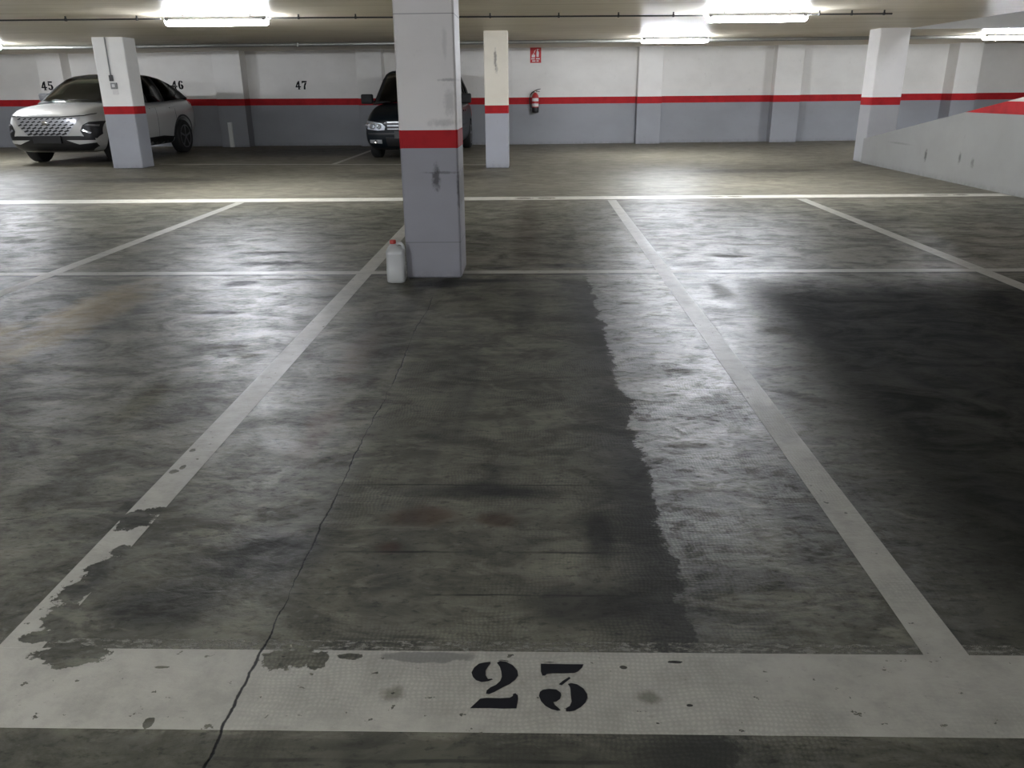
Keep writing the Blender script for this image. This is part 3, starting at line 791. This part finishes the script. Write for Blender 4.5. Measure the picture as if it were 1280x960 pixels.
# ------------------------------------------------------------------ cars
def half_ring(p):
    return p + [(-x, z) for x, z in p[-2:0:-1]]
def loft_body(stations, levels=2):
    """stations: (u, wb, zb, wm, zm, ws, zs, zc), nose first; car heads to -Y, u runs to +Y"""
    bm = bmesh.new(); rs = []
    for u, wb, zb_, wm, zm, ws, zs, zc_ in stations:
        half = [(0, zb_), (wb * .6, zb_), (wb, zb_ + .01), (wm * .985, zb_ + (zm - zb_) * .38), (wm, zm), (ws, zs), (ws * .72, zc_ - (zc_ - zs) * .25), (0, zc_)]
        rs.append([bm.verts.new((x, u, z)) for x, z in half_ring(half)])
    n = len(rs[0])
    for a, b in zip(rs, rs[1:]):
        for i in range(n): bm.faces.new((a[i], a[(i + 1) % n], b[(i + 1) % n], b[i]))
    bm.faces.new(rs[0][::-1]); bm.faces.new(rs[-1])
    bmesh.ops.recalc_face_normals(bm, faces=bm.faces)
    return bm
def evaluate(bm, subsurf, cutters=()):
    """apply subdivision and cut the wheel arches, give back a clean mesh"""
    me = bpy.data.meshes.new('work'); bm.to_mesh(me); bm.free()
    o = bpy.data.objects.new('work', me); COL.objects.link(o)
    md = o.modifiers.new('s', 'SUBSURF'); md.levels = subsurf; md.render_levels = subsurf
    cs = []
    for c in cutters:
        cm = bpy.data.meshes.new('cut'); c.to_mesh(cm); c.free()
        co = bpy.data.objects.new('cut', cm); COL.objects.link(co); cs.append(co)
        b = o.modifiers.new('b', 'BOOLEAN'); b.operation = 'DIFFERENCE'; b.solver = 'EXACT'; b.object = co
    dg = bpy.context.evaluated_depsgraph_get(); dg.update()
    new = bpy.data.meshes.new_from_object(o.evaluated_get(dg))
    for x in [o] + cs:
        d = x.data; bpy.data.objects.remove(x); bpy.data.meshes.remove(d)
    return new
def mesh_obj(name, me, mat, parent, angle=35):
    me.name = name; me.materials.clear(); me.materials.append(mat)
    for p in me.polygons: p.use_smooth = True
    try: me.set_sharp_from_angle(angle=math.radians(angle))
    except Exception: pass
    return link(bpy.data.objects.new(name, me), parent)
class Skin:
    """lays panels onto the car body: polygons in (x, z) seen from the front or (u, z) seen from the left side"""
    def __init__(self, me):
        self.bvh = BVHTree.FromPolygons([v.co for v in me.vertices], [p.vertices for p in me.polygons])
    def front(self, x, z, off):
        h = self.bvh.ray_cast(Vector((x, -3, z)), Vector((0, 1, 0)))
        if h[0] is None:
            q = self.bvh.find_nearest(Vector((x, .1, z))); return q[0] + Vector((0, -off, 0))
        return h[0] + Vector((0, -off, 0)) + h[1] * off * .5 * (1 if h[1].y < 0 else -1)
    def side(self, u, z, s, off):
        h = self.bvh.ray_cast(Vector((3 * s, u, z)), Vector((-s, 0, 0)))
        if h[0] is None:
            return self.bvh.find_nearest(Vector((.8 * s, u, z)))[0] + Vector((s * off, 0, 0))
        return h[0] + Vector((s * off, 0, 0))
    def patch(self, bm, poly, off=.006, side=0, cell=.05, depth=.03):
        """triangulate poly, refine it, drop it onto the body"""
        t = bmesh.new()
        t.faces.new([t.verts.new((a, 0, b)) for a, b in poly])
        bmesh.ops.triangulate(t, faces=t.faces)
        for _ in range(5):
            es = [e for e in t.edges if e.calc_length() > cell]
            if not es: break
            bmesh.ops.subdivide_edges(t, edges=es, cuts=1)
            bmesh.ops.triangulate(t, faces=[f for f in t.faces if len(f.verts) > 3])
        inn = {}; out = {}
        for v in t.verts:
            if side == 0:
                o_ = self.front(v.co.x, v.co.z, off); i_ = o_ + Vector((0, depth, 0))
            else:
                o_ = self.side(v.co.x, v.co.z, side, off); i_ = o_ - Vector((side * depth, 0, 0))
            out[v] = bm.verts.new(o_); inn[v] = bm.verts.new(i_)
        for f in t.faces:
            bm.faces.new([out[v] for v in f.verts])
        for e in t.edges:
            if len(e.link_faces) == 1:
                a, b = e.verts
                bm.faces.new((out[a], out[b], inn[b], inn[a]))
        t.free()
        return bm
def wheel(root, x, u, rad, width, rim_r, s):
    t = obj('wheel', lathe(bmesh.new(), [(rim_r, -width / 2), (rad - .03, -width / 2), (rad - .008, -width / 2 + .02), (rad, -width / 2 + .05), (rad, width / 2 - .05), (rad - .008, width / 2 - .02), (rad - .03, width / 2), (rim_r, width / 2)], 40, 'X', (x, u, rad)), M['rubber'], root, True, 30)
    bm = bmesh.new(); f = x + s * (width / 2 - .012)
    lathe(bm, [(rim_r + .006, -.02), (rim_r + .006, .014), (rim_r - .02, .014), (rim_r - .03, -.015)], 32, 'X', (f, u, rad))
    for k in range(5):
        a = k * 2 * math.pi / 5 + .3
        c, sn = math.cos(a), math.sin(a); px, pz = -sn, c
        pts = []
        for rr, w in ((.03, .035), (rim_r - .01, .05)):
            for q in (-1, 1): pts.append((rr * c + px * w * q * .5, rr * sn + pz * w * q * .5))
        order = [pts[0], pts[1], pts[3], pts[2]]
        A = [bm.verts.new((f + s * .014, u + p, rad + q)) for p, q in order]; Bv = [bm.verts.new((f - s * .02, u + p, rad + q)) for p, q in order]
        bm.faces.new(A); bm.faces.new(Bv[::-1])
        for i in range(4): bm.faces.new((A[i], A[(i + 1) % 4], Bv[(i + 1) % 4], Bv[i]))
    lathe(bm, [(.05, -.02), (.05, .016), (.03, .02)], 16, 'X', (f, u, rad))
    obj('rim', bm, M['rim'], t, True, 30)
    return t
def cyl_cutter(x0, x1, u, z, r):
    return lathe(bmesh.new(), [(r, x0), (r, x1)], 40, 'X', (0, u, z))
def greenhouse(root, st, mats, roof_range, pillars, roof_mat):
    """st: (u, belt_w, belt_z, mid_w, mid_z, top_w, top_z, crown_z); windscreen before roof_range, roof inside it, rear window after"""
    rings = []
    for u, bw, bz, mw, mz, tw, tz, cz in st:
        rings.append([(bw, u, bz), (mw, u, mz), (tw, u, tz), (tw * .90, u, tz + (cz - tz) * .45), (tw * .5, u, tz + (cz - tz) * .85), (0, u, cz)])
    parts = {}
    def face(kind, pts):
        bm = parts.setdefault(kind, bmesh.new())
        bm.faces.new([bm.verts.new(p) for p in pts])
    for i, (a, b) in enumerate(zip(rings, rings[1:])):
        ua, ub = st[i][0], st[i + 1][0]; um = (ua + ub) / 2
        isroof = roof_range[0] <= um <= roof_range[1]
        for k in range(5):
            for s in (1, -1):
                pts = [a[k], a[k + 1], b[k + 1], b[k]]
                pts = [(x * s, y, z) for x, y, z in pts]
                if k < 2:
                    pi_ = [q for q, (p0, p1) in enumerate(pillars) if p0 <= um <= p1]
                    kind = ('frame', s, pi_[0]) if pi_ else ('side_window', s, sum(um > p1 for p0, p1 in pillars))
                elif k == 2: kind = ('frame', s, 50 + (um > roof_range[0])) if not isroof else 'roof'
                else: kind = 'roof' if isroof else ('windscreen' if um < roof_range[0] else 'rear_window')
                face(kind, pts)
    for kind, bm in parts.items():
        bmesh.ops.remove_doubles(bm, verts=bm.verts, dist=.001)
        nm = kind if isinstance(kind, str) else kind[0]
        mat = {'frame': M['rubber'], 'roof': roof_mat, 'windscreen': M['windshield'], 'side_window': mats, 'rear_window': M['tinted']}[nm]
        o = obj({'frame': 'window_frame'}.get(nm, nm), bm, mat, root, True, 40)
        md = o.modifiers.new('thickness', 'SOLIDIFY'); md.thickness = .012 if nm in ('roof', 'frame') else .004; md.offset = -1
def interior(root, u0, seat_z, dash):
    obj('dashboard', B((-.68, dash[0], dash[1] - .25), (.68, dash[0] + .35, dash[1]), .05, 3), M['seat'], root)
    bm = bmesh.new()
    n = 28; c = Vector((.36, dash[0] + .42, dash[1] - .02)); pts = []
    for k in range(n + 1):
        t = k * 2 * math.pi / n; pts.append(c + Vector((.18 * math.cos(t), .05 * math.sin(t), .17 * math.sin(t))))
    tube(bm, pts, .015, 6, False); obj('steering_wheel', bm, M['black_plastic'], root, True)
    for s in (-.37, .37):
        bm = B((s - .25, u0, seat_z), (s + .25, u0 + .5, seat_z + .16), .05, 3)
        box(bm, (s - .23, u0 + .45, seat_z + .1), (s + .23, u0 + .62, seat_z + .66), .06, 3)
        box(bm, (s - .13, u0 + .50, seat_z + .70), (s + .13, u0 + .60, seat_z + .86), .04, 3)
        tube(bm, [(s - .05, u0 + .55, seat_z + .6), (s - .05, u0 + .55, seat_z + .75)], .008, 6); tube(bm, [(s + .05, u0 + .55, seat_z + .6), (s + .05, u0 + .55, seat_z + .75)], .008, 6)
        obj('front_seat', bm, M['seat'], root, True, 40)
def mirror(root, sk, s, x, u, z, mat, w=.22, h=.15):
    bm = B((s * x - w / 2, u - .06, z - h / 2), (s * x + w / 2, u + .07, z + h / 2), .045, 3)
    a = obj('wing_mirror', bm, mat, root, True, 50)
    bm = bmesh.new(); tube(bm, [(s * (x - .22), u + .02, z - .08), (s * (x - .05), u, z - .03)], [.03, .025], 8); obj('stalk', bm, M['black_plastic'], a, True)
    return a

# ---- white crossover
suv = empty('car', (-9.22, 15.70, 0), math.radians(-4.0), 'white crossover car parked at left, half behind a pillar', 'car')
S = [(.00, .40, .44, .50, .60, .46, .78, .80), (.05, .60, .30, .74, .60, .66, .87, .89), (.17, .74, .22, .87, .62, .77, .92, .965), (.45, .80, .20, .915, .68, .82, .985, 1.04),
     (1.10, .82, .20, .905, .70, .845, 1.04, 1.10), (2.0, .82, .20, .895, .72, .86, 1.05, 1.07), (3.2, .82, .20, .895, .74, .865, 1.085, 1.09), (3.55, .82, .21, .915, .78, .865, 1.11, 1.12),
     (3.95, .78, .26, .905, .80, .83, 1.12, 1.14), (4.27, .68, .36, .84, .80, .78, 1.08, 1.10), (4.40, .52, .52, .68, .78, .64, .98, 1.0)]
R_ = .345
me = evaluate(loft_body(S), 3, [cyl_cutter(.58, 1.2, .87, R_, .405), cyl_cutter(-1.2, -.58, .87, R_, .405), cyl_cutter(.58, 1.2, 3.50, R_, .405), cyl_cutter(-1.2, -.58, 3.50, R_, .405)])
sk = Skin(me)
mesh_obj('body', me, M['suv_white'], suv)
for u in (.87, 3.50):
    for s in (1, -1): wheel(suv, s * .80, u, R_, .22, .235, s)
G = [(1.02, .50, 1.07, .49, 1.075, .48, 1.08, 1.085), (1.12, .835, 1.045, .80, 1.07, .78, 1.085, 1.135), (1.30, .845, 1.05, .805, 1.12, .745, 1.20, 1.245), (1.60, .85, 1.05, .79, 1.21, .69, 1.37, 1.415), (1.86, .855, 1.055, .77, 1.27, .635, 1.495, 1.54),
     (2.05, .857, 1.06, .765, 1.29, .615, 1.535, 1.59), (2.18, .858, 1.06, .765, 1.295, .61, 1.55, 1.605), (2.75, .86, 1.07, .765, 1.30, .60, 1.555, 1.615), (2.87, .86, 1.075, .765, 1.30, .60, 1.55, 1.61), (3.30, .86, 1.10, .77, 1.29, .60, 1.50, 1.565), (3.62, .85, 1.125, .77, 1.265, .61, 1.42, 1.49),
     (3.95, .82, 1.135, .74, 1.21, .66, 1.28, 1.36), (4.16, .74, 1.12, .71, 1.14, .69, 1.16, 1.20), (4.24, .6, 1.08, .6, 1.085, .6, 1.09, 1.10)]
greenhouse(suv, G, M['tinted'], (1.86, 3.62), [(2.05, 2.18), (2.75, 2.87), (3.55, 4.3), (.9, 1.2)], M['roof_black'])
interior(suv, 1.95, .45, (1.25, 1.0))
mirror(suv, sk, 1, .96, 1.58, 1.17, M['rubber']); mirror(suv, sk, -1, .96, 1.58, 1.17, M['rubber'])
# diamond grille: silver lattice over black
top, bot = .835, .525
def gx(z): return .40 + (.66 - .40) * (z - bot) / (top - bot)
bm = bmesh.new(); sk.patch(bm, [(-gx(bot), bot), (gx(bot), bot), (gx(top), top), (-gx(top), top)], .004, 0, .05)
gr = obj('grille', bm, M['silver_trim'], suv, True, 40)
bm = bmesh.new(); rows = 6; dz = (top - bot) / rows
for i in range(rows):
    zc_ = bot + (i + .5) * dz; grow = .55 + .45 * (1 - i / rows)
    pitch = .112
    k0 = -7
    for k in range(-8, 9):
        xc = (k + (.5 if i % 2 else 0)) * pitch
        if abs(xc) + .045 > gx(zc_) : continue
        hw, hh = .058 * grow, dz * .50 * grow
        sk.patch(bm, [(xc - hw, zc_ - hh * .35), (xc - hw * .55, zc_ - hh), (xc + hw, zc_ - hh * .1), (xc + hw * .55, zc_ + hh)][0:4], .009, 0, .08, .008)
obj('grille_opening', bm, M['black_plastic'], gr, True, 40)
bm = bmesh.new(); sk.patch(bm, [(-.82, .49), (-.62, .515), (-.3, .44), (.3, .44), (.62, .515), (.82, .49), (.82, .33), (.70, .25), (-.70, .25), (-.82, .33)], .006, 0, .06)
obj('lower_bumper', bm, M['black_plastic'], suv, True, 40)
for s in (1, -1):
    bm = bmesh.new(); sk.patch(bm, [(s * .36, .445), (s * .84, .44), (s * .85, .40), (s * .58, .37)], .014, 0, .05); obj('bumper_blade', bm, M['suv_white'], suv, True, 40)
    bm = bmesh.new(); sk.patch(bm, [(s * .64, .60), (s * .69, .70), (s * .77, .75), (s * .875, .76), (s * .88, .54), (s * .84, .47), (s * .70, .485)], .010, 0, .05)
    h = obj('headlight', bm, M['black_plastic'], suv, True, 40)
    bm = bmesh.new(); sk.patch(bm, [(s * .66, .605), (s * .685, .63), (s * .80, .575), (s * .79, .55)], .018, 0, .05); obj('light_strip', bm, M['chrome'], h, True, 40)
    bm = bmesh.new(); sk.patch(bm, [(s * .72, .70), (s * .76, .715), (s * .86, .70), (s * .86, .67)], .018, 0, .05); obj('lens', bm, M['grey_pvc'], h, True, 40)
    # side cladding over sill and arches
    bm = bmesh.new(); sk.patch(bm, [(1.25, .22), (3.12, .22), (3.12, .36), (2.6, .40), (1.25, .36)], .008, s, .12); obj('sill_cladding', bm, M['black_plastic'], suv, True, 40)
    for uc in (.87, 3.50):
        bm = bmesh.new()
        N = 18
        for k in range(N):
            t0, t1 = math.pi * k / N, math.pi * (k + 1) / N
            ps = [(uc + rr * math.cos(t), R_ + rr * math.sin(t)) for rr, t in ((.415, t0), (.455, t0), (.455, t1), (.415, t1))]
            if uc < 1 and min(p[0] for p in ps) < .45: continue
            sk.patch(bm, ps, .006, s, .2, .02)
        obj('arch_trim', bm, M['black_plastic'], suv, True, 40)
    for ud in (1.38, 2.42, 3.22):
        bm = bmesh.new(); sk.patch(bm, [(ud, .40), (ud + .008, .40), (ud + .008, 1.03), (ud, 1.03)], .002, s, .1, .01)
        obj('door_gap', bm, M['black_plastic'], suv, True, 40)
    for ud in (2.18, 3.0):
        bm = bmesh.new(); sk.patch(bm, [(ud, .925), (ud + .2, .93), (ud + .2, .955), (ud, .95)], .018, s, .1, .02)
        obj('door_handle', bm, M['suv_white'], suv, True, 40)
    bm = bmesh.new(); sk.patch(bm, [(4.02, 1.0), (4.30, 1.0), (4.28, 1.06), (4.05, 1.065)], .01, s, .08); obj('tail_light', bm, M['cap_red'], suv, True, 40)
bm = bmesh.new(); sk.patch(bm, [(-.80, .895), (-.70, .865), (-.3, .845), (.3, .845), (.70, .865), (.80, .895), (.80, .878), (.70, .850), (.3, .832), (-.3, .832), (-.70, .850), (-.80, .878)], .012, 0, .05)
obj('bonnet_gap', bm, M['black_plastic'], suv, True, 40)
bm = bmesh.new(); p = sk.front(0, .735, .018); lathe(bm, [(.035, -.012), (.03, -.016)], 16, 'Y', (p.x, p.y + .012, p.z), 1.6, 1); obj('badge', bm, M['chrome'], gr, True, 40)
p = sk.front(0, .50, 0)
obj('number_plate', B((-.27, p.y - .05, .385), (.27, p.y + .03, .520), .004, 1), M['black_plastic'], suv)
for wp in ([(-.2, 1.08, 1.12), (-.45, 1.14, 1.13), (-.66, 1.18, 1.13)], [(.25, 1.08, 1.12), (0, 1.09, 1.125), (-.18, 1.09, 1.13)]):
    bm = bmesh.new(); tube(bm, wp, .008, 6); obj('wiper', bm, M['black_plastic'], suv, True)
bm = bmesh.new(); box(bm, (-.5, 4.05, 1.37), (.5, 4.25, 1.395), .008, 2); obj('roof_spoiler', bm, M['roof_black'], suv, True, 40)

suv.scale = (1.03, 1.03, 1.055)
# ---- dark people carrier
van = empty('car', (-2.42, 16.25, 0), math.radians(-1.0), 'dark people carrier parked behind the nearest pillar', 'car')
S = [(.00, .50, .42, .60, .55, .56, .70, .74), (.05, .66, .26, .78, .56, .72, .76, .82), (.16, .76, .20, .87, .58, .79, .84, .90), (.40, .81, .18, .905, .64, .82, .93, .99),
     (.95, .83, .18, .905, .68, .85, 1.02, 1.10), (2.0, .83, .18, .905, .70, .87, 1.03, 1.05), (3.4, .83, .18, .905, .70, .87, 1.05, 1.06), (4.2, .80, .24, .895, .72, .85, 1.06, 1.07), (4.52, .70, .34, .84, .72, .80, 1.04, 1.05), (4.63, .55, .5, .70, .72, .68, .95, .96)]
RV = .32
me = evaluate(loft_body(S), 3, [cyl_cutter(.60, 1.2, .92, RV, .375), cyl_cutter(-1.2, -.60, .92, RV, .375), cyl_cutter(.60, 1.2, 3.76, RV, .375), cyl_cutter(-1.2, -.60, 3.76, RV, .375)])
sk = Skin(me)
mesh_obj('body', me, M['van_paint'], van)
for u in (.92, 3.76):
    for s in (1, -1): wheel(van, s * .79, u, RV, .21, .21, s)
G = [(.80, .52, 1.08, .51, 1.085, .5, 1.09, 1.095), (.92, .84, 1.03, .81, 1.06, .79, 1.08, 1.13), (1.15, .85, 1.03, .815, 1.16, .76, 1.27, 1.31), (1.50, .86, 1.03, .80, 1.28, .71, 1.51, 1.555), (1.72, .862, 1.035, .79, 1.33, .68, 1.62, 1.67),
     (1.95, .865, 1.035, .785, 1.345, .665, 1.665, 1.72), (2.08, .865, 1.035, .785, 1.35, .665, 1.67, 1.73), (3.1, .865, 1.045, .785, 1.35, .66, 1.67, 1.735), (3.22, .865, 1.045, .785, 1.35, .66, 1.665, 1.73), (4.15, .85, 1.055, .78, 1.33, .65, 1.61, 1.675), (4.32, .845, 1.06, .77, 1.31, .65, 1.56, 1.62),
     (4.50, .80, 1.06, .74, 1.22, .67, 1.38, 1.43), (4.60, .70, 1.02, .69, 1.05, .68, 1.08, 1.10)]
greenhouse(van, G, M['tinted'], (1.72, 4.32), [(1.95, 2.08), (3.1, 3.22), (4.3, 4.7), (.7, 1.0)], M['van_paint'])
interior(van, 1.9, .55, (1.1, 1.0))
mirror(van, sk, 1, 1.02, 1.25, 1.14, M['rubber'], .24, .19); mirror(van, sk, -1, 1.02, 1.25, 1.14, M['rubber'], .24, .19)
for s in (1, -1):
    bm = bmesh.new(); sk.patch(bm, [(s * .46, .575), (s * .44, .64), (s * .52, .705), (s * .70, .735), (s * .86, .75), (s * .87, .65), (s * .80, .59), (s * .60, .57)], .006, 0, .05)
    h = obj('headlight', bm, M['silver_trim'], van, True, 40)
    for xx, rr in ((.56, .052), (.69, .062), (.79, .045)):
        p = sk.front(s * xx, .64 + (xx - .56) * .1, .012)
        bm = bmesh.new(); lathe(bm, [(rr, .012), (rr, -.006), (rr * .8, -.010), (rr * .55, .006)], 18, 'Y', tuple(p)); obj('reflector', bm, M['chrome'], h, True, 30)
    bm = bmesh.new(); sk.patch(bm, [(s * .47, .585), (s * .45, .64), (s * .525, .70), (s * .70, .728), (s * .85, .742), (s * .86, .65), (s * .79, .60), (s * .60, .58)], .022, 0, .05); obj('lens', bm, M['lens'], h, True, 40)
    bm = bmesh.new(); sk.patch(bm, [(s * .52, .325), (s * .52, .395), (s * .76, .395), (s * .76, .335)], .012, 0, .05)
    f = obj('fog_light', bm, M['silver_trim'], van, True, 40)
    bm = bmesh.new(); p = sk.front(s * .64, .36, .018); lathe(bm, [(.035, .008), (.033, -.006), (.015, 0)], 16, 'Y', tuple(p)); obj('reflector', bm, M['chrome'], f, True, 30)
    for ud in (1.35, 2.45, 3.4):
        bm = bmesh.new(); sk.patch(bm, [(ud, .36), (ud + .008, .36), (ud + .008, 1.01), (ud, 1.01)], .002, s, .1, .01)
        obj('door_gap', bm, M['black_plastic'], van, True, 40)
    bm = bmesh.new(); sk.patch(bm, [(1.33, .52), (3.36, .52), (3.36, .60), (1.33, .60)], .012, s, .15); obj('rub_strip', bm, M['black_plastic'], van, True, 40)
    for ud in (2.2, 2.55):
        bm = bmesh.new(); sk.patch(bm, [(ud, .86), (ud + .18, .86), (ud + .18, .90), (ud, .90)], .018, s, .1, .02)
        obj('door_handle', bm, M['van_paint'], van, True, 40)
    bm = bmesh.new(); sk.patch(bm, [(4.25, .72), (4.56, .72), (4.55, 1.0), (4.3, 1.0)], .008, s, .1); obj('tail_light', bm, M['cap_red'], van, True, 40)
bm = bmesh.new(); sk.patch(bm, [(-.40, .575), (.40, .575), (.41, .745), (-.41, .745)], .003, 0, .05)
gr = obj('grille', bm, M['black_plastic'], van, True, 40)
for z0 in (.715, .650, .590):
    bm = bmesh.new(); sk.patch(bm, [(-.395, z0), (.395, z0), (.395, z0 + .012), (-.395, z0 + .012)], .012, 0, .05, .008); obj('grille_bar', bm, M['silver_trim'], gr, True, 40)
bm = bmesh.new(); lathe(bm, [(.055, .01), (.055, -.012), (.04, -.016)], 20, 'Y', tuple(sk.front(0, .66, .015))); obj('badge', bm, M['chrome'], gr, True, 40)
bm = bmesh.new(); sk.patch(bm, [(-.42, .27), (.42, .27), (.44, .44), (-.44, .44)], .004, 0, .06); obj('lower_intake', bm, M['black_plastic'], van, True, 40)
bm = bmesh.new(); sk.patch(bm, [(-.82, .49), (.82, .49), (.82, .52), (-.82, .52)], .012, 0, .06); obj('bumper_strip', bm, M['black_plastic'], van, True, 40)
p = sk.front(0, .5, 0)
obj('number_plate', B((-.26, p.y - .04, .415), (.26, p.y + .02, .565), .004, 1), M['black_plastic'], van)
bm = bmesh.new(); tube(bm, [(.3, .85, 1.12), (.0, .88, 1.13), (-.3, .95, 1.14)], .008, 6); obj('wiper', bm, M['black_plastic'], van, True)

# ------------------------------------------------------------------ world and camera
w = bpy.data.worlds.new('world'); SC.world = w; w.use_nodes = True
bgn = w.node_tree.nodes.get('Background')
bgn.inputs[0].default_value = (.02, .02, .02, 1); bgn.inputs[1].default_value = 0.0

cam = bpy.data.cameras.new('camera'); co = bpy.data.objects.new('camera', cam); COL.objects.link(co)
cam.sensor_fit = 'HORIZONTAL'; cam.sensor_width = 36; cam.lens = 1000 / 1280 * 36; cam.clip_start = .05; cam.clip_end = 200
Rv = Vector((0.99967472, 0.02371429, -0.00938589)); U = Vector((6.82696879e-04, 3.43000820e-01, 9.39334856e-01)); Fw = Vector((-0.02549503, 0.93903571, -0.34287306))
mw = Matrix(((Rv.x, U.x, -Fw.x, 0), (Rv.y, U.y, -Fw.y, 0), (Rv.z, U.z, -Fw.z, 1.25), (0, 0, 0, 1)))
co.matrix_world = mw
SC.camera = co
